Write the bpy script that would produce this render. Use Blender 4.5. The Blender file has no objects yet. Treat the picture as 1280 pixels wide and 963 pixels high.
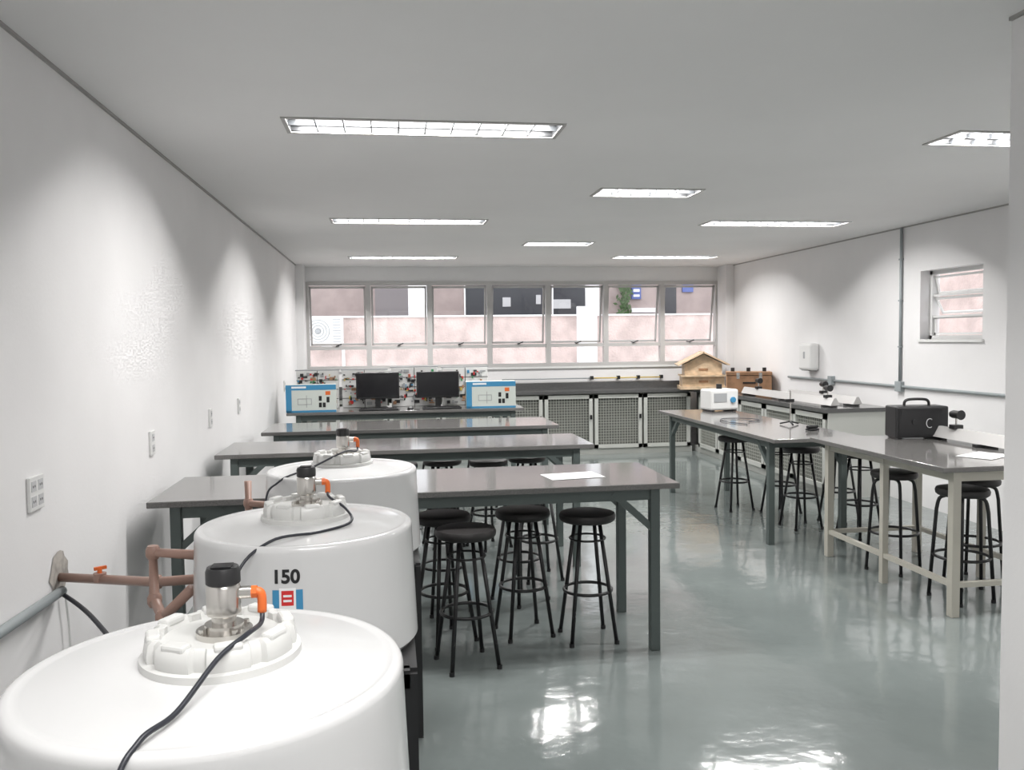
import bpy, bmesh, math, random
from math import *
from mathutils import Vector, Matrix
random.seed(4)
SC=bpy.context.scene
COL=SC.collection

# ------------------------------------------------------------------ materials
def mat(name,col,rough=.5,metal=0,spec=.5,var=0,vscale=8,bump=0,bscale=20,bdist=.01,trans=0,coat=0,emis=None,estr=0,col2=None):
    m=bpy.data.materials.new(name); m.use_nodes=True
    nt=m.node_tree; b=nt.nodes['Principled BSDF']
    b.inputs['Base Color'].default_value=(*col,1)
    b.inputs['Roughness'].default_value=rough
    b.inputs['Metallic'].default_value=metal
    b.inputs['Specular IOR Level'].default_value=spec
    b.inputs['Transmission Weight'].default_value=trans
    b.inputs['Coat Weight'].default_value=coat
    if emis: 
        b.inputs['Emission Color'].default_value=(*emis,1); b.inputs['Emission Strength'].default_value=estr
    if var or bump:
        tc=nt.nodes.new('ShaderNodeTexCoord')
    if var:
        n=nt.nodes.new('ShaderNodeTexNoise'); n.inputs['Scale'].default_value=vscale; n.inputs['Detail'].default_value=6
        nt.links.new(tc.outputs['Object'],n.inputs['Vector'])
        r=nt.nodes.new('ShaderNodeValToRGB')
        c2=col2 or tuple(max(0,c*(1-var)) for c in col)
        r.color_ramp.elements[0].position=.38; r.color_ramp.elements[1].position=.62
        r.color_ramp.elements[0].color=(*c2,1)
        r.color_ramp.elements[1].color=(*[min(1,c*(1+var*.5)) for c in col],1)
        nt.links.new(n.outputs['Fac'],r.inputs['Fac']); nt.links.new(r.outputs['Color'],b.inputs['Base Color'])
    if bump:
        n=nt.nodes.new('ShaderNodeTexNoise'); n.inputs['Scale'].default_value=bscale; n.inputs['Detail'].default_value=3
        nt.links.new(tc.outputs['Object'],n.inputs['Vector'])
        bp=nt.nodes.new('ShaderNodeBump'); bp.inputs['Strength'].default_value=bump; bp.inputs['Distance'].default_value=bdist
        nt.links.new(n.outputs['Fac'],bp.inputs['Height']); nt.links.new(bp.outputs['Normal'],b.inputs['Normal'])
    return m
M={}
M['wall']=mat('wall_paint',(.79,.78,.78),.75,var=.03,vscale=1.5,bump=.15,bscale=60,bdist=.003)
M['ceil']=mat('ceiling_paint',(.79,.785,.78),.85,var=.02,vscale=1)
M['floor']=mat('epoxy_floor',(.195,.222,.216),.105,spec=.6,var=.10,vscale=1.2,bump=.65,bscale=4.5,bdist=.008,coat=.2)
M['floor'].node_tree.nodes['Principled BSDF'].inputs['Coat Roughness'].default_value=.08
M['granite']=mat('granite_top',(.165,.160,.155),.10,spec=.65,var=.28,vscale=260)
M['graniteD']=mat('granite_dark',(.10,.10,.10),.15,var=.3,vscale=160)
M['steelG']=mat('painted_steel_green_grey',(.085,.105,.10),.45)
M['steelC']=mat('painted_steel_cream',(.50,.48,.42),.5)
M['black']=mat('black_metal',(.012,.012,.013),.35)
M['vinyl']=mat('black_vinyl',(.018,.016,.016),.45,bump=.2,bscale=80,bdist=.002)
M['blackpl']=mat('black_plastic',(.015,.015,.016),.4)
M['screen']=mat('screen_glass',(.008,.008,.01),.12)
M['tank']=mat('white_polyethylene',(.62,.62,.62),.16,spec=.5,coat=.2)
M['lid']=mat('white_lid_plastic',(.60,.60,.585),.33)
M['steel']=mat('stainless_steel',(.62,.60,.57),.25,metal=1)
M['orange']=mat('orange_plastic',(.72,.15,.03),.4)
M['brown']=mat('brown_pvc',(.32,.20,.16),.4)
M['cable']=mat('black_cable',(.02,.022,.03),.4)
M['greycond']=mat('grey_conduit',(.30,.33,.34),.45)
M['white']=mat('white_plastic',(.72,.72,.71),.4)
M['socket']=mat('socket_grey_plastic',(.52,.52,.53),.5)
M['grey']=mat('grey_plastic',(.35,.36,.37),.5)
M['wframe']=mat('window_aluminium',(.52,.51,.50),.4,metal=.1)
M['cabframe']=mat('cabinet_frame_white',(.50,.51,.48),.5)
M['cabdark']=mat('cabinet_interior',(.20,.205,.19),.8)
M['mesh']=mat('wire_mesh',(.40,.41,.37),.5)
M['wood']=mat('light_wood',(.66,.50,.34),.5,var=.2,vscale=12)
M['woodD']=mat('brown_wood',(.40,.22,.12),.45,var=.25,vscale=10)
M['blue']=mat('blue_print',(.05,.25,.45),.5)
M['boxw']=mat('carton_white',(.60,.64,.60),.55)
M['red']=mat('red_plastic',(.6,.03,.03),.4)
M['green']=mat('green_plastic',(.05,.30,.12),.4)
M['yellow']=mat('yellow_pipe',(.65,.48,.10),.4)
M['paper']=mat('paper',(.80,.80,.80),.7)
M['navy']=mat('navy_sticker',(.03,.07,.25),.4)
M['refl']=mat('luminaire_reflector',(.06,.062,.065),.35)
M['louv']=mat('luminaire_louver',(.07,.075,.08),.35)
M['trimw']=mat('luminaire_trim',(.42,.41,.40),.5)
M['tube']=mat('fluorescent_tube',(.9,.9,.9),.3,emis=(1,1,1),estr=1.2)
M['patch']=mat('damaged_plaster',(.40,.37,.34),.9,var=.3,vscale=20)
M['gap']=mat('shadow_gap_trim',(.36,.35,.34),.8)
M['pink']=mat('pink_stucco',(.60,.49,.46),.95,var=.16,vscale=3,bump=.5,bscale=25,bdist=.03)
M['mauve']=mat('mauve_wall',(.38,.31,.295),.9,var=.1,vscale=3)
M['outw']=mat('outside_white',(.85,.85,.86),.9)
M['outd']=mat('outside_dark_window',(.03,.032,.04),.3)
M['leaf']=mat('leaves',(.05,.10,.03),.7)
M['sign']=mat('blue_sign',(.08,.12,.35),.5)
M['asphalt']=mat('outside_paving',(.3,.29,.28),.9,var=.1)
gm=bpy.data.materials.new('window_glass'); gm.use_nodes=True
nt=gm.node_tree; nt.nodes.clear()
o=nt.nodes.new('ShaderNodeOutputMaterial'); mx=nt.nodes.new('ShaderNodeMixShader'); t=nt.nodes.new('ShaderNodeBsdfTransparent'); g=nt.nodes.new('ShaderNodeBsdfGlossy')
g.inputs['Roughness'].default_value=.03; mx.inputs[0].default_value=.06
nt.links.new(t.outputs[0],mx.inputs[1]); nt.links.new(g.outputs[0],mx.inputs[2]); nt.links.new(mx.outputs[0],o.inputs[0])
M['glass']=gm

# ------------------------------------------------------------------ mesh helpers
def empty(name,loc=(0,0,0),rz=0):
    e=bpy.data.objects.new(name,None); e.location=loc; e.rotation_euler=(0,0,rz); e.empty_display_size=.1
    COL.objects.link(e); return e
def mk(name,V,F,m,parent=None,smooth=False,bevel=0,loc=None,rot=None):
    me=bpy.data.meshes.new(name); me.from_pydata([tuple(v) for v in V],[],F); me.update()
    ob=bpy.data.objects.new(name,me); COL.objects.link(ob)
    if m is not None:
        for mm in (m if isinstance(m,list) else [m]): me.materials.append(M[mm] if isinstance(mm,str) else mm)
    if parent is not None: ob.parent=parent
    if loc: ob.location=loc
    if rot: ob.rotation_euler=rot
    if smooth:
        for p in me.polygons: p.use_smooth=True
    if bevel:
        b=ob.modifiers.new('bevel','BEVEL'); b.width=bevel; b.segments=2; b.limit_method='ANGLE'
    bm=bmesh.new(); bm.from_mesh(me); bmesh.ops.recalc_face_normals(bm,faces=bm.faces); bm.to_mesh(me); bm.free()
    return ob
BF=[(0,3,2,1),(4,5,6,7),(0,1,5,4),(1,2,6,5),(2,3,7,6),(3,0,4,7)]
def bv(x0,x1,y0,y1,z0,z1): return [(x0,y0,z0),(x1,y0,z0),(x1,y1,z0),(x0,y1,z0),(x0,y0,z1),(x1,y0,z1),(x1,y1,z1),(x0,y1,z1)]
def box(name,x0,x1,y0,y1,z0,z1,m,parent=None,bevel=0,**k): return mk(name,bv(x0,x1,y0,y1,z0,z1),BF,m,parent,bevel=bevel,**k)
def boxes(name,L,m,parent=None,bevel=0):
    V=[];F=[]
    for b in L:
        n=len(V); V+=bv(*b); F+=[tuple(i+n for i in f) for f in BF]
    return mk(name,V,F,m,parent,bevel=bevel)
def beam_geo(a,b,w,h=None,V=None,F=None):
    a=Vector(a);b=Vector(b);h=h or w;d=(b-a).normalized()
    up=Vector((0,0,1)) if abs(d.z)<.9 else Vector((0,1,0))
    s=d.cross(up).normalized();u=s.cross(d)
    n=len(V)
    for p in (a,b):
        for i,j in ((-1,-1),(1,-1),(1,1),(-1,1)): V.append(p+s*i*w/2+u*j*h/2)
    F+=[tuple(i+n for i in f) for f in BF]
def beams(name,L,w,m,parent=None,h=None,bevel=0):
    V=[];F=[]
    for a,b in L: beam_geo(a,b,w,h,V,F)
    return mk(name,V,F,m,parent,bevel=bevel)
def tube_geo(P,r,V,F,n=10,closed=False):
    P=[Vector(p) for p in P]; N=len(P); base=len(V); prev=None
    for i,p in enumerate(P):
        if closed: d=(P[(i+1)%N]-P[i-1]).normalized()
        else: d=(P[min(i+1,N-1)]-P[max(i-1,0)]).normalized()
        if prev is None:
            up=Vector((0,0,1)) if abs(d.z)<.9 else Vector((1,0,0)); s=d.cross(up).normalized()
        else: s=(prev-d*prev.dot(d)).normalized()
        prev=s;u=s.cross(d)
        for k in range(n):
            a=2*pi*k/n; V.append(p+s*cos(a)*r+u*sin(a)*r)
    for i in range(N if closed else N-1):
        j=(i+1)%N
        for k in range(n):
            F.append((base+i*n+k,base+i*n+(k+1)%n,base+j*n+(k+1)%n,base+j*n+k))
    if not closed:
        F.append(tuple(base+k for k in range(n))[::-1]); F.append(tuple(base+(N-1)*n+k for k in range(n)))
def tubes(name,Ls,r,m,parent=None,n=10,closed=False):
    V=[];F=[]
    for P in Ls: tube_geo(P,r,V,F,n,closed)
    return mk(name,V,F,m,parent,smooth=True)
def spline(P,k=8):
    P=[Vector(p) for p in P]; out=[]
    for i in range(len(P)-1):
        p0=P[max(i-1,0)];p1=P[i];p2=P[i+1];p3=P[min(i+2,len(P)-1)]
        for j in range(k):
            t=j/k; out.append(.5*((2*p1)+(p2-p0)*t+(2*p0-5*p1+4*p2-p3)*t*t+(3*p1-p0-3*p2+p3)*t**3))
    out.append(P[-1]); return out
def lathe(name,prof,m,parent=None,n=48,c=(0,0,0),rf=None,smooth=True,axis='z'):
    V=[];F=[]
    for (r,z) in prof:
        for k in range(n):
            a=2*pi*k/n; rr=rf(a,r,z) if rf else r
            if axis=='z': V.append((c[0]+rr*cos(a),c[1]+rr*sin(a),c[2]+z))
            elif axis=='y': V.append((c[0]+rr*cos(a),c[1]+z,c[2]+rr*sin(a)))
            else: V.append((c[0]+z,c[1]+rr*cos(a),c[2]+rr*sin(a)))
    for i in range(len(prof)-1):
        for k in range(n): F.append((i*n+k,i*n+(k+1)%n,(i+1)*n+(k+1)%n,(i+1)*n+k))
    if prof[0][0]>1e-5: F.append(tuple(range(n))[::-1])
    if prof[-1][0]>1e-5: F.append(tuple((len(prof)-1)*n+k for k in range(n)))
    ob=mk(name,V,F,m,parent,smooth=smooth)
    if smooth:
        e=ob.modifiers.new('es','EDGE_SPLIT'); e.split_angle=radians(40)
    return ob
def cyl(name,c,r,h,m,parent=None,n=24,axis='z'): return lathe(name,[(r,0),(r,h)],m,parent,n,c,axis=axis)

# ------------------------------------------------------------------ room
XL,XR,W,H=-1.23,4.97,12.21,2.67
Y0=-1.4; TOP=2.95
box('floor',XL-.15,XR+.15,Y0-.15,W+.15,-.1,0,'floor')
box('wall_left',XL-.15,XL,Y0-.15,W+.15,0,TOP,'wall')
box('wall_rear',XL,2.07,Y0-.15,Y0,0,TOP,'wall')
box('wall_partition',2.07,XR+.15,Y0-.15,2.63,0,TOP,'wall')
wy0,wy1,wz0,wz1=6.60,7.46,1.58,2.22
boxes('wall_right',[(XR,XR+.2,2.63,wy0,0,TOP),(XR,XR+.2,wy1,W+.15,0,TOP),(XR,XR+.2,wy0,wy1,0,wz0),(XR,XR+.2,wy0,wy1,wz1,TOP)],'wall')
fx0,fx1,fz0,fz1=-1.13,4.86,1.23,2.46
boxes('wall_far',[(XL,fx0,W,W+.15,0,TOP),(fx1,XR,W,W+.15,0,TOP),(fx0,fx1,W,W+.15,0,fz0),(fx0,fx1,W,W+.15,fz1,TOP)],'wall')
boxes('trim_far_pilasters',[(XL,XL+.1,W-.35,W,0,H),(XR-.12,XR,W-.35,W,0,H)],'wall')
LUM=[(-.2,1.12,-.65,-.39),(-.46,.86,.85,1.10),(-.46,.86,4.16,4.42),(-.46,.86,7.46,7.72),(-.46,.86,10.72,10.98),  # first two fixtures are out of view, added to brighten the near end
     (1.50,2.22,5.87,6.17),(1.50,2.22,9.12,9.42),
     (2.95,4.27,4.10,4.38),(2.90,4.22,7.42,7.70),(2.90,4.22,10.60,10.88)]
xs=sorted(set([XL,XR]+[v for l in LUM for v in l[:2]])); ys=sorted(set([Y0,W]+[v for l in LUM for v in l[2:]]))
V=[];F=[]
for i in range(len(xs)-1):
    for j in range(len(ys)-1):
        cx,cy=(xs[i]+xs[i+1])/2,(ys[j]+ys[j+1])/2
        if any(l[0]<cx<l[1] and l[2]<cy<l[3] for l in LUM): continue
        n=len(V); V+=[(xs[i],ys[j],H),(xs[i+1],ys[j],H),(xs[i+1],ys[j+1],H),(xs[i],ys[j+1],H)]; F.append((n,n+1,n+2,n+3))
mk('ceiling',V,F,'ceil')
box('light_leak_slab',XL-.15,XR+.2,Y0-.15,W+.15,TOP,TOP+.1,'ceil')  # unseen slab added above the ceiling to block light leaks
boxes('trim_ceiling_shadow_gap',[(XL,XL+.012,Y0,W-.35,H-.012,H),(XR-.012,XR,2.63,W-.35,H-.012,H),(2.058,2.07,Y0,2.63,H-.012,H)],'gap')

def luminaire(x0,x1,y0,y1,power):
    cx,cy=(x0+x1)/2,(y0+y1)/2
    e=empty('recessed_ceiling_luminaire',(cx,cy,H)); a=(x1-x0)/2;b=(y1-y0)/2;t=.02
    boxes('trim_frame',[(-a-t,a+t,-b-t,-b,-.006,.004),(-a-t,a+t,b,b+t,-.006,.004),(-a-t,-a,-b,b,-.006,.004),(a,a+t,-b,b,-.006,.004)],'trimw',e)
    d=.09
    V=[(-a,-b,0),(a,-b,0),(a,b,0),(-a,b,0),(-a,-b,d),(a,-b,d),(a,b,d),(-a,b,d)]
    mk('housing',V,[(0,1,5,4),(1,2,6,5),(2,3,7,6),(3,0,4,7),(4,5,6,7)],'refl',e)
    nb=int(2*a/.13); L=[]
    for i in range(1,nb):
        x=-a+2*a*i/nb; L.append((x-.003,x+.003,-b,b,-.002,.022))
    L.append((-a,a,-.006,.006,-.002,.022))
    boxes('louver_blades',L,'louv',e)
    for s in (-1,1):
        tubes('fluorescent_tube',[[(-a+.03,s*b*.5,.046),(a-.03,s*b*.5,.046)]],.013,'tube',e)
        boxes('tube_sockets',[(-a,-a+.03,s*b*.5-.015,s*b*.5+.015,.03,.09),(a-.03,a,s*b*.5-.015,s*b*.5+.015,.03,.09)],'white',e)
        ld=bpy.data.lights.new('luminaire_light','AREA'); ld.shape='RECTANGLE'; ld.size=2*a-.08; ld.size_y=.026; ld.energy=power/2; ld.color=(1,.985,.97)
        lo=bpy.data.objects.new('luminaire_light',ld); lo.location=(0,s*b*.5,.030); COL.objects.link(lo); lo.parent=e
PW=67
for i,l in enumerate(LUM): luminaire(*l,PW*(.6 if l[1]-l[0]<1 else (.65 if i==1 else (.65 if i==0 else 1))))

# far window
e=empty('window_1',(0,W,0))
N=7; pw=(fx1-fx0)/N
L=[(fx0,fx1,-.02,.08,fz1-.05,fz1),(fx0,fx1,-.03,.08,fz0,fz0+.05),(fx0,fx1,-.01,.06,1.51,1.56)]
for i in range(N+1):
    x=fx0+i*pw; w=.035 if 0<i<N else .04
    L.append((max(x-w,fx0),min(x+w,fx1),-.02,.08,fz0+.05,fz1-.05))
boxes('frame',L,'wframe',e)
for i in range(N):
    xa=fx0+i*pw+.04; xb=xa+pw-.08
    s=empty('awning_sash',(0,.05,fz1-.06)); s.parent=e; s.rotation_euler=(radians(9),0,0)
    h=.84
    boxes('sash_frame',[(xa,xb,-.012,.012,-.03,0),(xa,xb,-.012,.012,-h,-h+.03),(xa,xa+.025,-.012,.012,-h,0),(xb-.025,xb,-.012,.012,-h,0)],'wframe',s)
    mk('sash_glass',[(xa+.02,0,-h+.02),(xb-.02,0,-h+.02),(xb-.02,0,-.02),(xa+.02,0,-.02)],[(0,1,2,3)],'glass',s)
    mk('lower_glass',[(xa,.03,fz0+.04),(xb,.03,fz0+.04),(xb,.03,1.52),(xa,.03,1.52)],[(0,1,2,3)],'glass',e)
    xm=(xa+xb)/2
    beams('window_stay',[((xm-.03,-.03,1.56),(xm+.05,-.03,1.59)),((xm,-.01,1.56),(xm,.15,1.57))],.014,'blackpl',e)
box('trim_window_sill',fx0,fx1,W-.03,W,fz0-.03,fz0,'white')

e=empty('window_2',(XR,0,0))
boxes('frame',[(.10,.16,wy0,wy0+.035,wz0,wz1),(.10,.16,wy1-.035,wy1,wz0,wz1),(.10,.16,wy0,wy1,wz0,wz0+.035),(.10,.16,wy0,wy1,wz1-.035,wz1),(.11,.15,wy0,wy1,1.78,1.80),(.11,.15,wy0,wy1,1.98,2.0)],'white',e)
for z,t in ((1.62,0),(1.80,28),(2.0,12)):
    s=empty('tilting_pane',(.13,0,z+.17)); s.parent=e; s.rotation_euler=(0,radians(-t),0)
    boxes('pane_frame',[(-.008,.008,wy0+.04,wy1-.04,-.17,-.15),(-.008,.008,wy0+.04,wy1-.04,-.02,0),(-.008,.008,wy0+.04,wy0+.06,-.17,0),(-.008,.008,wy1-.06,wy1-.04,-.17,0)],'white',s)
    mk('pane_glass',[(0,wy0+.05,-.16),(0,wy1-.05,-.16),(0,wy1-.05,-.01),(0,wy0+.05,-.01)],[(0,1,2,3)],'glass',s)
box('trim_small_window_sill',XR-.02,XR+.1,wy0-.02,wy1+.02,wz0-.025,wz0,'white')

# ------------------------------------------------------------------ outside
PY=16.2; QY=18.6
def ox(px,Y=PY): return (.53+(px-520)/65.15)*Y/16.21
boxes('neighbour_building_parapet',[(-8,14,PY,PY+.3,-3,2.07)],'pink')
boxes('parapet_coping',[(-8,14,PY-.04,PY+.34,2.07,2.10)],'outw')
box('neighbour_building_wall',-9,16,QY,QY+.3,-3,7,'mauve')
box('outside_ground',-9,20,W+.5,QY,-3.2,-3,'asphalt')
e=empty('neighbour_building_openings',(0,QY,0))
L=[(580,607),(613,680),(690,742),(832,850)]
boxes('dark_openings',[(ox(a,QY),ox(b,QY),-.03,0,2.05,2.95) for a,b in L],'outd',e)
boxes('opening_frames',[(ox(a,QY)-.03,ox(a,QY),-.05,0,2.02,2.95) for a,b in L]+[(ox(a,QY),ox(b,QY),-.05,0,2.0,2.05) for a,b in L],'outw',e)
boxes('grey_door',[(ox(470,QY),ox(510,QY),-.03,0,1.9,2.95)],mat('grey_door_paint',(.22,.20,.205),.7),e)
boxes('posted_notices',[(ox(a,QY),ox(b,QY),-.06,-.03,z,z+.2) for a,b,z in ((626,636,2.35),(690,712,2.3),(668,674,2.4))],'socket',e)
boxes('blue_signs',[(ox(791,QY),ox(803,QY),-.06,0,2.5,2.85),(ox(858,QY),ox(872,QY),-.06,0,2.65,2.95)],'sign',e)
boxes('sign_lettering',[(ox(793,QY),ox(801,QY),-.065,-.06,2.55,2.6),(ox(793,QY),ox(801,QY),-.065,-.06,2.66,2.72)],'outw',e)
boxes('vent_frame',[(ox(791,QY),ox(822,QY),-.06,0,2.2,2.3)],'outw',e)
boxes('neighbour_building_pillars',[(ox(511),ox(535),PY+.4,PY+.7,-3,7),(ox(742,16.2),ox(756),PY+.4,PY+.7,-3,7)],'outw')
box('white_downpipe_column',ox(720),ox(744),PY-.15,PY,-3,2.25,'outw')
V=[];F=[]
for i in range(160):
    c=Vector((ox(780,QY)+random.gauss(0,.08),QY-.12+random.uniform(-.05,.03),random.uniform(2.15,3.1))); d=Vector((random.uniform(-1,1),random.uniform(-.3,.3),random.uniform(-1,1))).normalized()*.06; s=Vector((d.z,0,-d.x))*.5
    n=len(V); V+=[c-d,c+s,c+d,c-s]; F.append((n,n+1,n+2,n+3))
mk('climbing_plant',V,F,'leaf')
e=empty('air_conditioner_condenser',(ox(409),PY-.35,1.82))
box('case',-.36,.36,-.15,.15,-.27,.27,'white',e,bevel=.02)
for r in (.20,.15,.10,.05): tubes('fan_grille_ring',[[(-.08+r*cos(a*pi/12),-.16,r*sin(a*pi/12)) for a in range(24)]],.006,'grey',e,6,True)
cyl('fan_hub',(-.08,-.17,0),.04,.02,'grey',e,axis='y')
boxes('side_louvers',[(.18,.32,-.156,-.15,z*.05-.2,z*.05-.185) for z in range(9)],'grey',e)
boxes('wall_brackets',[(-.3,-.26,-.15,.35,-.31,-.27),(.26,.3,-.15,.35,-.31,-.27)],'grey',e)
tubes('building_conduits',[[(ox(431),PY-.05,-3),(ox(431),PY-.05,1.5),(ox(431)-.4,PY-.05,1.55)]],.03,'outw')
box('side_neighbour_wall',XR+3,XR+3.2,0,13,-3,3.2,'pink')

# ------------------------------------------------------------------ work tables
def table(name,x0,x1,y0,y1,z,lm,apron=.06,brace=True,inset=(.12,.06)):
    cx,cy=(x0+x1)/2,(y0+y1)/2; e=empty(name,(cx,cy,0)); a=(x1-x0)/2;b=(y1-y0)/2
    box('granite_top',-a,a,-b,b,z-.03,z,'granite',e,bevel=.004)
    ix,iy=inset; w=.05
    lx,ly=a-ix,b-iy
    L=[]
    for sx in (-1,1):
        for sy in (-1,1): L.append((sx*lx-w/2,sx*lx+w/2,sy*ly-w/2,sy*ly+w/2,0,z-.03))
    boxes('legs',L,lm,e,bevel=.003)
    boxes('apron_rails',[(-lx,lx,-ly-.015,-ly+.015,z-.03-apron,z-.03),(-lx,lx,ly-.015,ly+.015,z-.03-apron,z-.03),(-lx-.015,-lx+.015,-ly,ly,z-.03-apron,z-.03),(lx-.015,lx+.015,-ly,ly,z-.03-apron,z-.03)],lm,e)
    if brace:
        br=[]
        if a>b:
            for sx in (-1,1):
                for sy in (-1,1): br.append(((sx*lx,sy*ly,z-.25),(sx*(lx-.22),sy*ly,z-.05)))
        else:
            for sx in (-1,1):
                for sy in (-1,1): br.append(((sx*lx,sy*ly,z-.25),(sx*lx,sy*(ly-.22),z-.05)))
        beams('corner_braces',br,.035,lm,e)
    return e,lx,ly
table('laboratory_table',-1.14,1.46,4.17,4.93,.88,'steelG')
table('laboratory_table',-1.16,1.42,5.85,6.58,.88,'steelG')
table('laboratory_table',-1.06,1.45,7.25,8.05,.88,'steelG')
table('laboratory_table',-1.08,1.45,9.18,9.95,.88,'steelG')
table('laboratory_table',2.84,3.60,6.03,8.80,.85,'steelG',inset=(.08,.22))
Z2=.875
e,lx,ly=table('laboratory_table',3.06,4.00,4.36,5.90,Z2,'steelC',brace=False,inset=(.12,.07))
boxes('low_rails',[(-lx-.015,-lx+.015,-ly,ly,.17,.20),(lx-.015,lx+.015,-ly,ly,.17,.20),(-lx,lx,-ly-.015,-ly+.015,.17,.20),(-lx,lx,ly-.015,ly+.015,.17,.20),(-lx-.02,-lx+.02,-.02,.02,0,.83),(lx-.02,lx+.02,-.02,.02,0,.83)],'steelC',e)

# ------------------------------------------------------------------ stools
def stool(x,y,rz=0,z=.69,curved=False):
    e=empty('bar_stool',(x,y,0),rz)
    lathe('seat',[(0,z-.045),(.140,z-.045),(.150,z-.036),(.153,z-.018),(.146,z-.003),(.12,z+.003),(0,z+.004)],'vinyl',e,32)
    L=[]
    for k in range(4):
        a=pi/4+k*pi/2
        P=[(.02,z-.055),(.09,z-.055),(.125,z-.075),(.140,z-.14),(.178,0)] if curved else [(.075,z-.05),(.175,0)]
        P=[(r*cos(a),r*sin(a),zz) for r,zz in P]
        L.append(P[:1]+spline(P[1:4],4)+P[4:] if curved else P)
    tubes('legs',L,.011,'black',e,8)
    zz=.27
    r=(.140+.038*(z-.14-zz)/(z-.14) if curved else .075+(.1)*(z-.05-zz)/(z-.05))-.004
    tubes('foot_ring',[[(r*cos(i*pi/14),r*sin(i*pi/14),zz) for i in range(28)]],.009,'black',e,8,True)
    if not curved:
        r=.095
        tubes('upper_ring',[[(r*cos(i*pi/12),r*sin(i*pi/12),z-.14) for i in range(24)]],.006,'black',e,6,True)
    for k in range(4):
        a=pi/4+k*pi/2; cyl('foot_cap',(.175*cos(a),.175*sin(a),0),.014,.02,'blackpl',e,10)
for s in [(.36,4.20,.25),(.27,4.57,.5),(.71,4.60,.2),(1.04,4.46,.05),
          (.30,5.10,.3),(.78,5.20,.6),(.98,5.66,.2),
          (.05,6.55,.1),(.40,6.72,.3),(.75,6.6,.5),(1.08,6.75,.2),
          (.0,8.25,.1),(.42,8.3,.5),(.85,8.25,.3),
          (3.20,7.62,.2),(3.54,7.36,.4),(3.44,6.78,.1),(3.74,6.38,.3),(3.88,6.95,.6)]:
    stool(*s)
for s in [(3.42,5.40,.5),(3.44,4.72,.15),(3.76,5.04,.4)]: stool(*s,curved=True)

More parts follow.
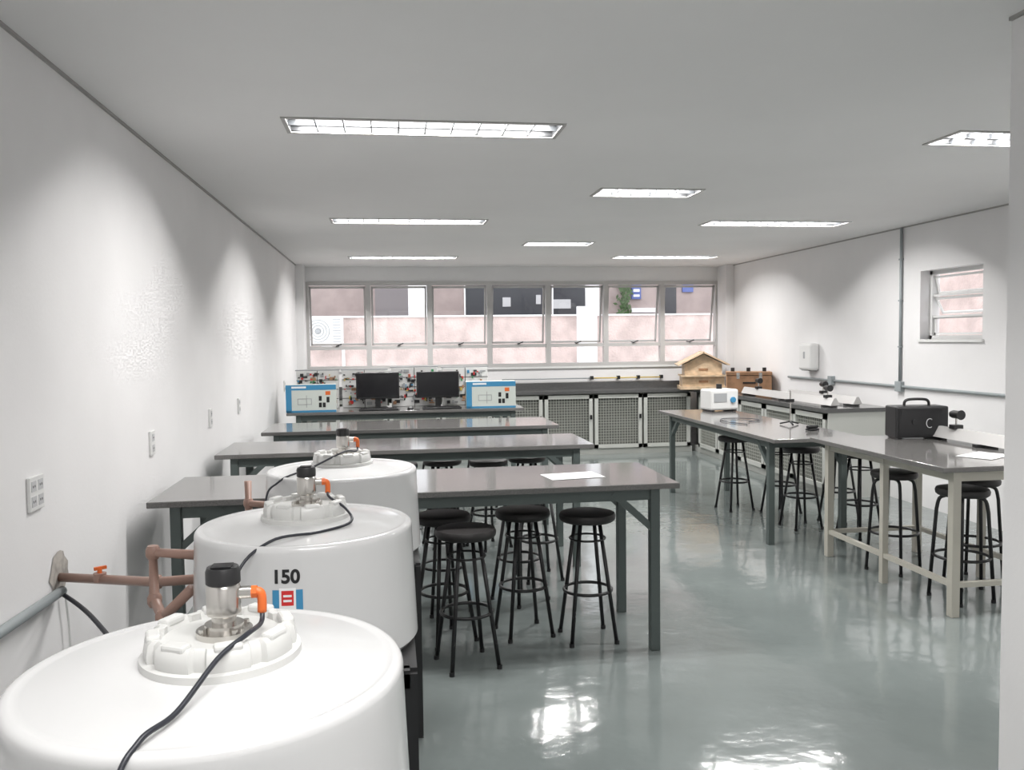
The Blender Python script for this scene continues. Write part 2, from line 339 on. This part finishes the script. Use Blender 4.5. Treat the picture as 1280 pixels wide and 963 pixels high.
# ------------------------------------------------------------------ tanks
def text_geo(body,size):
    cu=bpy.data.curves.new('t','FONT'); cu.body=body; cu.size=size; cu.align_x='CENTER'; cu.align_y='CENTER'; cu.offset=size*.035
    ob=bpy.data.objects.new('t',cu); COL.objects.link(ob); bpy.context.view_layer.update()
    me=bpy.data.meshes.new_from_object(ob.evaluated_get(bpy.context.evaluated_depsgraph_get()))
    V=[v.co.copy() for v in me.vertices];F=[tuple(p.vertices) for p in me.polygons]
    bpy.data.objects.remove(ob); return V,F
def rtank(z): return .333-(z-.70)*.04
def tank(x,y,label=False,cable=None,dx=0):
    e=empty('water_tank',(x,y,0))
    prof=[(0,.72),(.32,.72),(.332,.735),(rtank(.9),.9),(.3195,1.04),(.3195,1.058),(.318,1.066),(.314,1.072),(.308,1.075),(.300,1.0745),(.294,1.0725),(.286,1.0735),(.22,1.084),(.15,1.092),(0,1.094)]
    lathe('shell',prof,'tank',e,128)
    NL=8
    def rf(a,r,z):
        if z<.016 or r<.10: return r
        t=((a/(2*pi)*NL)%1); return r*(1.0 if t<.72 else .93)
    lathe('screw_lid',[(.128,-.002),(.131,.002),(.130,.014),(.122,.016),(.123,.028),(.120,.046),(.113,.052),(.100,.052),(.094,.040),(.06,.038),(0,.038)],'lid',e,160,(dx,0,1.09),rf)
    V=[];F=[]
    for k in range(NL):
        a=2*pi*(k+.36)/NL; beam_geo((dx+.095*cos(a),.095*sin(a),1.141),(dx+.118*cos(a),.118*sin(a),1.139),.045,.016,V,F)
    mk('lid_grip_lugs',V,F,'lid',e,bevel=.005)
    s=empty('level_sensor',(.005+dx,0,1.128)); s.parent=e; s.scale=(.92,.92,1.0)
    lathe('flange',[(.050,0),(.050,.010),(.035,.010),(.035,.020),(.022,.020),(.022,.032),(.03,.036),(.031,.04),(.031,.082),(.028,.087)],'steel',s,40)
    for k in range(4):
        a=k*pi/2+.6; cyl('bolt',(.042*cos(a),.042*sin(a),.010),.006,.007,'steel',s,6)
    lathe('display_housing',[(.026,.085),(.031,.089),(.031,.109),(.028,.116),(0,.118)],'blackpl',s,32)
    box('display_glass',-.018,.018,-.02,.012,.1175,.1195,'screen',s)
    lathe('connector_stub',[(.011,.028),(.011,.05)],'steel',s,16,(0,0,.07),axis='x')
    tubes('orange_connector',[spline([(.048,0,.07),(.062,0,.07),(.068,0,.062),(.068,0,.035)],4)],.0085,'orange',s,12)
    lathe('orange_nut',[(.011,.048),(.011,.060)],'orange',s,8,(0,0,.07),axis='x',smooth=False)
    if cable:
        tubes('sensor_cable',[spline([(.0675+dx,0,1.166)]+[(a-x,b-y,c) for a,b,c in cable])],.0042,'cable',e,8)
    if label:
        V,F=text_geo('150',.050)
        R=rtank(.975)+.0015; off=-.024
        VV=[]
        for v in V:
            a=-pi/2+(v.x+off)/R; z=.996+v.y; r=rtank(z)+.0015; VV.append((r*cos(a),r*sin(a),z))
        mk('number_150',VV,F,'blackpl',e)
        def patch(n,x0,x1,z0,z1,m,o):
            V=[];F=[];K=10
            for i in range(K+1):
                a=-pi/2+(off+.004+x0+(x1-x0)*i/K)/R
                for z in (z0+.03,z1+.03): r=rtank(z)+o; V.append((r*cos(a),r*sin(a),z))
            for i in range(K): F.append((2*i,2*i+2,2*i+3,2*i+1))
            mk(n,V,F,m,e)
        patch('sticker_base',-.040,.040,.875,.932,'blue',.001)
        patch('sticker_centre',-.022,.022,.875,.937,'paper',.0015)
        patch('sticker_red',-.016,.016,.89,.93,'red',.002)
        patch('sticker_white_stripe',-.011,.011,.90,.906,'paper',.0025)
        patch('sticker_white_stripe',-.011,.011,.913,.919,'paper',.0025)
        patch('sticker_caption',-.03,.03,.858,.866,'navy',.001)
    w=.30; q=.04
    L=[(sx*w-q/2,sx*w+q/2,sy*w-q/2,sy*w+q/2,0,.71) for sx in (-1,1) for sy in (-1,1)]
    L+=[(-w,w,-w-q/2,-w+q/2,.67,.72),(-w,w,w-q/2,w+q/2,.67,.72),(-w-q/2,-w+q/2,-w,w,.67,.72),(w-q/2,w+q/2,-w,w,.67,.72)]
    L+=[(-w,w,-w-q/2,-w+q/2,.2,.24),(-w,w,w-q/2,w+q/2,.2,.24),(-w-q/2,-w+q/2,-w,w,.2,.24),(w-q/2,w+q/2,-w,w,.2,.24)]
    L+=[(-w,w,-.02,.02,.68,.72)]
    boxes('stand_frame',L,'black',e)
    return e
tank(-.305,1.48,False,[(-.222,1.46,1.150),(-.235,1.40,1.152),(-.27,1.345,1.135),(-.31,1.25,1.095),(-.345,1.19,1.083),(-.365,1.14,1.03),(-.38,1.10,.8),(-.40,1.09,.3),(-.42,1.1,.01)],dx=.015)
tank(-.26,2.63,True,[(-.185,2.60,1.155),(-.135,2.56,1.125),(-.12,2.50,1.098),(-.20,2.43,1.088),(-.33,2.36,1.082),(-.41,2.28,1.0),(-.43,2.25,.75),(-.42,2.24,.25)])
tank(-.21,3.75,False,[(-.15,3.72,1.15),(-.2,3.66,1.155),(-.33,3.60,1.10),(-.45,3.52,1.06),(-.50,3.46,.95),(-.50,3.44,.4)])

def pipe(name,paths,r=.0165):
    e=empty(name,(0,0,0))
    for P in paths:
        tubes('pipe_run',[P],r,'brown',e,14)
        for p in P[1:-1]:
            lathe('elbow_fitting',[(0,-r*1.4),(r*1.0,-r*1.3),(r*1.4,-r*.5),(r*1.4,r*.5),(r*1.0,r*1.3),(0,r*1.4)],'brown',e,14,p)
    return e
e=pipe('water_supply_pipe',[[(-1.225,3.34,.76),(-.80,3.02,.81),(-.555,2.89,.85)],
   [(-.57,2.76,.955),(-.76,2.84,.955),(-.76,2.84,.80),(-.70,2.70,.785),(-.595,2.62,.89)]])
cyl('valve_body',(-1.04,3.20,.775),.022,.03,'brown',e)
cyl('valve_stem',(-1.04,3.20,.80),.008,.022,'orange',e)
beams('valve_handle',[((-1.055,3.19,.822),(-1.022,3.215,.822))],.011,'orange',e)
pipe('tank_outlet_pipe',[[(-.53,3.87,.90),(-.64,3.95,.90),(-.64,3.95,1.0)],[(-.64,3.95,.90),(-.64,3.95,.75),(-.53,3.87,.75)]])
V=[(XL+.003,3.34+.085*cos(a*pi/9)*(1+.15*sin(a*2.3)),.77+.075*sin(a*pi/9)*(1.2 if sin(a*pi/9)>0 else 1.0)) for a in range(18)]
mk('trim_plaster_patch',V,[tuple(range(18))],'patch')
tubes('wall_conduit',[[(XL+.025,.2,.83),(XL+.025,2.85,.735),(XL+.025,3.30,.72)]],.018,'greycond')
tubes('floor_drop_cable',[spline([(XL+.03,3.29,.71),(-1.05,3.1,.69),(-.8,2.7,.66),(-.55,2.35,.64)])],.008,'cable')
tubes('shadow_line_tube',[spline([(XL+.02,3.34,.70),(XL+.02,3.37,.5),(XL+.02,3.33,.25),(XL+.02,3.35,.01)])],.004,'white')  # thin tube standing in for a faint vertical shadow on the wall

def outlet(y,z,w,h,two=True):
    e=empty('wall_outlet',(XL,y,z))
    box('plate',0,.012,-w/2,w/2,-h/2,h/2,'white',e,bevel=.003)
    for s in ((-.24,.24) if two else (0,)):
        for zz in ((-.22,.22)):
            box('socket_module',.012,.0135,s*w-.02,s*w+.02,zz*h-.018,zz*h+.018,'socket',e)
            boxes('socket_pins',[(.0135,.014,s*w-.01,s*w-.005,zz*h-.004,zz*h+.004),(.0135,.014,s*w+.005,s*w+.01,zz*h-.004,zz*h+.004)],'blackpl',e)
outlet(3.15,1.11,.12,.12)
for y in (4.63,6.10,7.23,10.32): outlet(y,1.11,.085,.125,False)

# ------------------------------------------------------------------ base cabinets + counters
CY=11.63
CX=XR-.67
e=empty('wire_mesh_base_cabinet',(0,CY,0)); WB=W-CY-.004; xl=XL+.005; xr=CX-.045
box('counter_top',xl,xr,-.04,WB,.86,.90,'graniteD',e)
box('backsplash',XL+.11,xr,WB-.028,WB,.90,.99,'graniteD',e)
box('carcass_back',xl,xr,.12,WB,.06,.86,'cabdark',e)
box('plinth',xl,xr,.02,WB,0,.08,'cabframe',e)
doors=[]
x=-.72
while x<3.6: doors.append((x,x+.68)); x+=.71
L=[];Wm=[]
for a,b in doors:
    L+=[(a,b,-.015,.02,.09,.14),(a,b,-.015,.02,.79,.84),(a,a+.05,-.015,.02,.09,.84),(b-.05,b,-.015,.02,.09,.84)]
    n=15
    for i in range(1,n): xx=a+.05+(b-a-.1)*i/n; Wm.append((xx-.0035,xx+.0035,0,.006,.14,.79))
    for i in range(1,17): zz=.14+.65*i/17; Wm.append((a+.05,b-.05,0,.006,zz-.0035,zz+.0035))
boxes('door_frames',L,'cabframe',e)
boxes('wire_mesh',Wm,'mesh',e)
boxes('door_latches',[(b-.04,b-.01,-.03,-.015,.5,.56) for a,b in doors],'blackpl',e)
e=empty('side_base_cabinet',(0,0,0))
ye=7.9; xw=XR-.004
box('counter_top',CX-.04,xw,ye,W-.36,.86,.90,'graniteD',e)
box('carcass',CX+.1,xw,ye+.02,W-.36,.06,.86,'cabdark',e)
box('side_panel',CX,xw,ye+.01,ye+.03,0,.86,'cabframe',e)
L=[];Wm=[];y=ye+.05
while y<11.4:
    a,b=y,y+.68
    L+=[(CX-.015,CX+.02,a,b,.09,.14),(CX-.015,CX+.02,a,b,.79,.84),(CX-.015,CX+.02,a,a+.05,.09,.84),(CX-.015,CX+.02,b-.05,b,.09,.84)]
    for i in range(1,15): yy=a+.05+.58*i/15; Wm.append((CX,CX+.006,yy-.0035,yy+.0035,.14,.79))
    for i in range(1,17): zz=.14+.65*i/17; Wm.append((CX,CX+.006,a+.05,b-.05,zz-.0035,zz+.0035))
    y+=.71
boxes('door_frames',L,'cabframe',e); boxes('wire_mesh',Wm,'mesh',e)
box('plinth',CX+.03,xw,ye+.03,W-.36,0,.08,'cabframe',e)
e=empty('gas_pipe',(0,0,0))
tubes('yellow_run',[[(2.95,W-.05,1.05),(3.98,W-.05,1.05)]],.009,'yellow',e)
tubes('grey_run',[[(1.6,W-.05,1.05),(2.95,W-.05,1.05)]],.008,'greycond',e)
boxes('gas_taps',[(x,x+.04,W-.08,W-.02,1.03,1.08) for x in (2.9,3.3,3.6,3.95)],'blackpl',e)

# ------------------------------------------------------------------ computer table items
TZ=.881
def monitor(x,y):
    e=empty('computer_monitor',(x,y,TZ))
    box('bezel',-.235,.235,-.015,.025,.11,.40,'blackpl',e,bevel=.006)
    box('screen',-.222,.222,-.0165,-.015,.128,.388,'screen',e)
    box('neck',-.03,.03,.0,.03,.01,.14,'blackpl',e)
    box('foot',-.11,.11,-.07,.10,0,.015,'blackpl',e,bevel=.005)
monitor(-.13,9.52); monitor(.53,9.50)
def keyboard(x,y):
    e=empty('computer_keyboard',(x,y,TZ))
    box('case',-.21,.21,-.06,.06,0,.02,'blackpl',e,bevel=.005)
    boxes('keys',[(-.195+i*.026,-.173+i*.026,-.048+j*.02,-.032+j*.02,.02,.026) for i in range(15) for j in range(5)],'blackpl',e)
keyboard(-.12,9.30); keyboard(.56,9.30)
e=empty('computer_mouse',(.22,9.30,TZ)); lathe('body',[(.032,0),(.034,.01),(.028,.025),(.012,.033),(0,.034)],'blackpl',e,20,rf=lambda a,r,z:r*(1+.3*abs(sin(a))))
def carton(x,y,rz,w=.5):
    e=empty('equipment_carton',(x,y,TZ),rz)
    box('carton_body',-w/2,w/2,-.10,.10,0,.29,'boxw',e,bevel=.003)
    f=-.1015
    boxes('blue_band',[(-w/2,w/2,f,-.10,.235,.29),(-w/2,-w/2+.06,f,-.10,0,.235),(-w/2,w/2,f,-.10,0,.02)],'blue',e)
    boxes('print_line_drawings',[(-.14,.0,f-.001,f,.14,.146),(-.14,.0,f-.001,f,.08,.086),(-.14,-.134,f-.001,f,.08,.146),(-.05,-.044,f-.001,f,.05,.18),(.0,.006,f-.001,f,.08,.146)],'grey',e)
    boxes('printed_symbols',[(.08,.11,f-.001,f,.05,.10),(.12,.15,f-.001,f,.05,.10),(.16,.19,f-.001,f,.10,.16),(.08,.11,f-.001,f,.12,.17)],'blackpl',e)
    boxes('title_print',[(-.2,-.05,f-.001,f,.255,.275)],'paper',e)
    box('orange_tag',.15,.2,f-.001,f,.18,.22,'orange',e)
carton(-.83,9.34,.04,.52); carton(1.10,9.36,-.04,.54)
def trainer(x,y,w,h):
    e=empty('electronics_trainer_kit',(x,y,TZ))
    box('case',-w/2,w/2,0,.12,0,h,'white',e,bevel=.005)
    box('metal_frame',-w/2-.012,w/2+.012,.005,.13,h,h+.012,'grey',e)
    rnd=random.Random(int(x*100)+7)
    for m,n in (('blackpl',40),('grey',22),('red',14),('green',7),('woodD',10),('yellow',4),('blue',5)):
        L=[]
        for i in range(n):
            sw=rnd.choice([.012,.02,.035,.06]) if m in('blackpl','grey','woodD') else rnd.choice([.01,.016,.025]); sh=rnd.choice([.012,.02,.035])
            a=rnd.uniform(-w/2+.01,w/2-.01-sw); z=rnd.uniform(.02,h-.02-sh); L.append((a,a+sw,-.012-rnd.random()*.004,0,z,z+sh))
        boxes(m+'_components',L,m,e)
    boxes('panel_divisions',[(-w/2,w/2,-.004,0,h*k/4-.003,h*k/4+.003) for k in (1,2,3)]+[(-.003,.003,-.004,0,0,h)],'blackpl',e)
for x,w,h in ((-.80,.46,.42),(-.28,.50,.42),(.28,.52,.44),(.86,.52,.43)): trainer(x,9.78,w,h)

# ------------------------------------------------------------------ items at right
e=empty('wooden_beehive',(4.38,11.60,.902),-.25); e.scale=(1.07,1.07,1.04)
box('bottom_board',-.30,.30,-.26,.24,0,.04,'wood',e)
box('lower_hive_body',-.27,.27,-.22,.22,.04,.17,'wood',e,bevel=.004)
box('landing_strip',-.29,.29,-.27,.23,.17,.19,'wood',e)
box('upper_hive_body',-.24,.24,-.20,.20,.19,.34,'wood',e,bevel=.004)
boxes('hand_grips',[(-.06,.06,-.225,-.215,.09,.12),(-.06,.06,-.205,-.195,.25,.28)],'woodD',e)
mk('gable_core',[(-.24,-.2,.34),(.24,-.2,.34),(.24,.2,.34),(-.24,.2,.34),(0,-.2,.47),(0,.2,.47)],[(0,1,2,3),(0,4,1),(3,2,5),(0,3,5,4),(1,4,5,2)],'wood',e)
V=[];F=[]
beam_geo((-.33,0,.325),(.01,0,.50),.54,.018,V,F); beam_geo((.33,0,.325),(-.01,0,.50),.54,.018,V,F)
mk('roof_boards',V,F,'wood',e)
e=empty('wooden_instrument_box',(4.65,10.62,.902),-.35)
box('box_body',-.28,.28,-.16,.16,0,.22,'woodD',e,bevel=.006); box('box_lid',-.285,.285,-.165,.165,.225,.27,'woodD',e,bevel=.006)
for x in (-.2,.0,.2): cyl('black_terminal',(x,0,.27),.025,.05,'blackpl',e,16)
beams('handle',[((-.08,-.17,.13),(.08,-.17,.13))],.02,'blackpl',e)
boxes('latches',[(-.16,-.12,-.17,-.16,.18,.26),(.12,.16,-.17,-.16,.18,.26)],'steel',e)
e=empty('bench_power_supply',(3.42,8.55,.852),.15)
box('case',-.16,.16,-.12,.12,.015,.23,'white',e,bevel=.02)
box('display',-.13,.02,-.124,-.12,.10,.19,'grey',e)
cyl('blue_dial',(.09,-.135,.12),.03,.015,'blue',e,axis='y')
cyl('top_knob',(.0,0,.23),.03,.05,'blackpl',e); boxes('feet',[(-.14,-.11,-.1,.1,0,.02),(.11,.14,-.1,.1,0,.02)],'blackpl',e)
def bench(name,a,b,z,cars):
    A=Vector(a);B=Vector(b); d=B-A; L=d.length; e=empty(name,(A.x,A.y,z),atan2(d.y,d.x))
    pr=[(-.05,.02),(.05,.02),(.012,.095),(-.012,.095)]
    V=[(0,y,zz) for y,zz in pr]+[(L,y,zz) for y,zz in pr]
    F=[(0,1,2,3)[::-1],(4,5,6,7)]+[(i,(i+1)%4,4+(i+1)%4,4+i) for i in range(4)]
    mk('rail_beam',V,F,'wframe',e)
    boxes('rail_feet',[(x,x+.04,-.08,.08,0,.02) for x in (.1,L/2,L-.14)],'blackpl',e)
    for c in cars:
        box('carriage',c-.03,c+.03,-.035,.035,.09,.12,'blackpl',e,bevel=.004)
        cyl('post',(c,0,.12),.006,.05,'steel',e,10)
        lathe('lamp_housing',[(.0,-.05),(.022,-.05),(.028,-.03),(.028,.04),(.034,.05),(.0,.05)],'blackpl',e,20,(c,0,.19),axis='x')
    return e
bench('optical_rail',(4.42,10.2),(4.42,8.0),.902,[.4,2.05])
bench('optical_rail',(4.72,9.6),(4.72,8.1),.902,[.8])
bench('optical_rail',(3.88,5.75),(3.88,4.5),Z2+.002,[.1,.35])
def tripod(x,y,z):
    e=empty('laboratory_tripod_stand',(x,y,z))
    beams('tripod_feet',[((0,0,.03),(.09*cos(a),.09*sin(a),.008)) for a in (.3,2.4,4.5)],.012,'blackpl',e)
    cyl('rod',(0,0,.02),.006,.28,'steel',e,10)
    box('clamp',-.05,.03,-.012,.012,.2,.225,'blackpl',e)
tripod(3.45,7.0,.852)
e=empty('laser_pointer_lamp',(3.42,6.55,.852),.4)
box('base',-.05,.05,-.03,.03,0,.015,'blackpl',e,bevel=.003); cyl('barrel',(-.06,0,.028),.013,.12,'blackpl',e,16,axis='x')
e2=empty('laboratory_cable',(3.2,7.3,.857))
tubes('coil',[spline([(0,0,0),(.15,.1,.002),(.1,.3,.002),(-.1,.35,0),(-.2,.1,0),(-.1,-.2,0)])],.004,'cable',e2,6)
e=empty('black_instrument_case',(3.765,5.68,Z2+.002),-.12)
box('case',-.19,.19,-.09,.09,.01,.235,'blackpl',e,bevel=.012)
box('front_panel',-.17,.17,-.094,-.09,.03,.215,'black',e)
cr=[(.05+.024*cos(radians(a)),-.096,.115+.032*sin(radians(a))) for a in range(50,315,15)]
tubes('letter_mark',[cr],.0028,'socket',e,6)
cyl('front_dial',(-.06,-.102,.125),.018,.012,'blackpl',e,axis='y')
tubes('carry_handle',[spline([(-.09,0,.23),(-.085,0,.265),(-.05,0,.28),(.05,0,.28),(.085,0,.265),(.09,0,.23)],5)],.010,'black',e,10)
boxes('case_latches',[(-.155,-.135,-.097,-.092,.18,.21),(.135,.155,-.097,-.092,.18,.21)],'blackpl',e)
boxes('case_feet',[(-.17,-.14,-.08,.08,0,.012),(.14,.17,-.08,.08,0,.012)],'blackpl',e)
box('paper_sheet',-.15,.15,-.10,.10,0,.002,'paper',None,loc=(.97,4.50,.881),rot=(0,0,.15))
box('paper_sheet',-.15,.15,-.105,.105,0,.002,'paper',None,loc=(3.60,4.74,Z2+.002),rot=(0,0,.5))
e=empty('paper_towel_dispenser',(XR,9.50,1.38))
box('dispenser_body',-.12,-.002,-.15,.15,-.16,.16,'white',e,bevel=.03)
box('dispenser_slot',-.10,-.02,-.10,.10,-.163,-.158,'blackpl',e); box('view_window',-.123,-.118,-.02,.02,-.02,.06,'grey',e)
e=empty('wall_conduit_run',(0,0,0))
tubes('horizontal_conduit',[[(XR-.02,10.1,1.12),(XR-.02,2.7,1.12)]],.014,'greycond',e)
tubes('vertical_conduit',[[(XR-.02,7.74,1.12),(XR-.02,7.74,2.66)]],.014,'greycond',e)
box('junction_box',XR-.045,XR-.002,7.69,7.79,1.07,1.17,'greycond',e,bevel=.004)
boxes('outlet_boxes',[(XR-.05,XR-.002,y,y+.08,1.07,1.17) for y in (5.9,9.0)],'greycond',e)
boxes('pipe_clips',[(XR-.038,XR-.002,7.725,7.755,z,z+.015) for z in (1.5,1.95,2.35)],'greycond',e)

# ------------------------------------------------------------------ world + camera
w=bpy.data.worlds.new('World'); SC.world=w; w.use_nodes=True
w.node_tree.nodes['Background'].inputs[0].default_value=(.93,.96,1,1); w.node_tree.nodes['Background'].inputs[1].default_value=2.8
f,th,ph,r=1068.095,.142416,.052648,.012112
R=Vector((cos(th),-sin(th),0));Fv=Vector((sin(th)*cos(ph),cos(th)*cos(ph),-sin(ph)));U=R.cross(Fv)
R2=R*cos(r)-U*sin(r);U2=U*cos(r)+R*sin(r)
cd=bpy.data.cameras.new('camera'); cam=bpy.data.objects.new('camera',cd); COL.objects.link(cam)
m=Matrix((( R2.x,U2.x,-Fv.x,0),(R2.y,U2.y,-Fv.y,0),(R2.z,U2.z,-Fv.z,1.62),(0,0,0,1)))
cam.matrix_world=m; cd.sensor_width=36; cd.lens=f/1280*36; cd.clip_start=.05
SC.camera=cam
SC.view_settings.view_transform='Standard'; SC.view_settings.look='None'; SC.view_settings.exposure=0
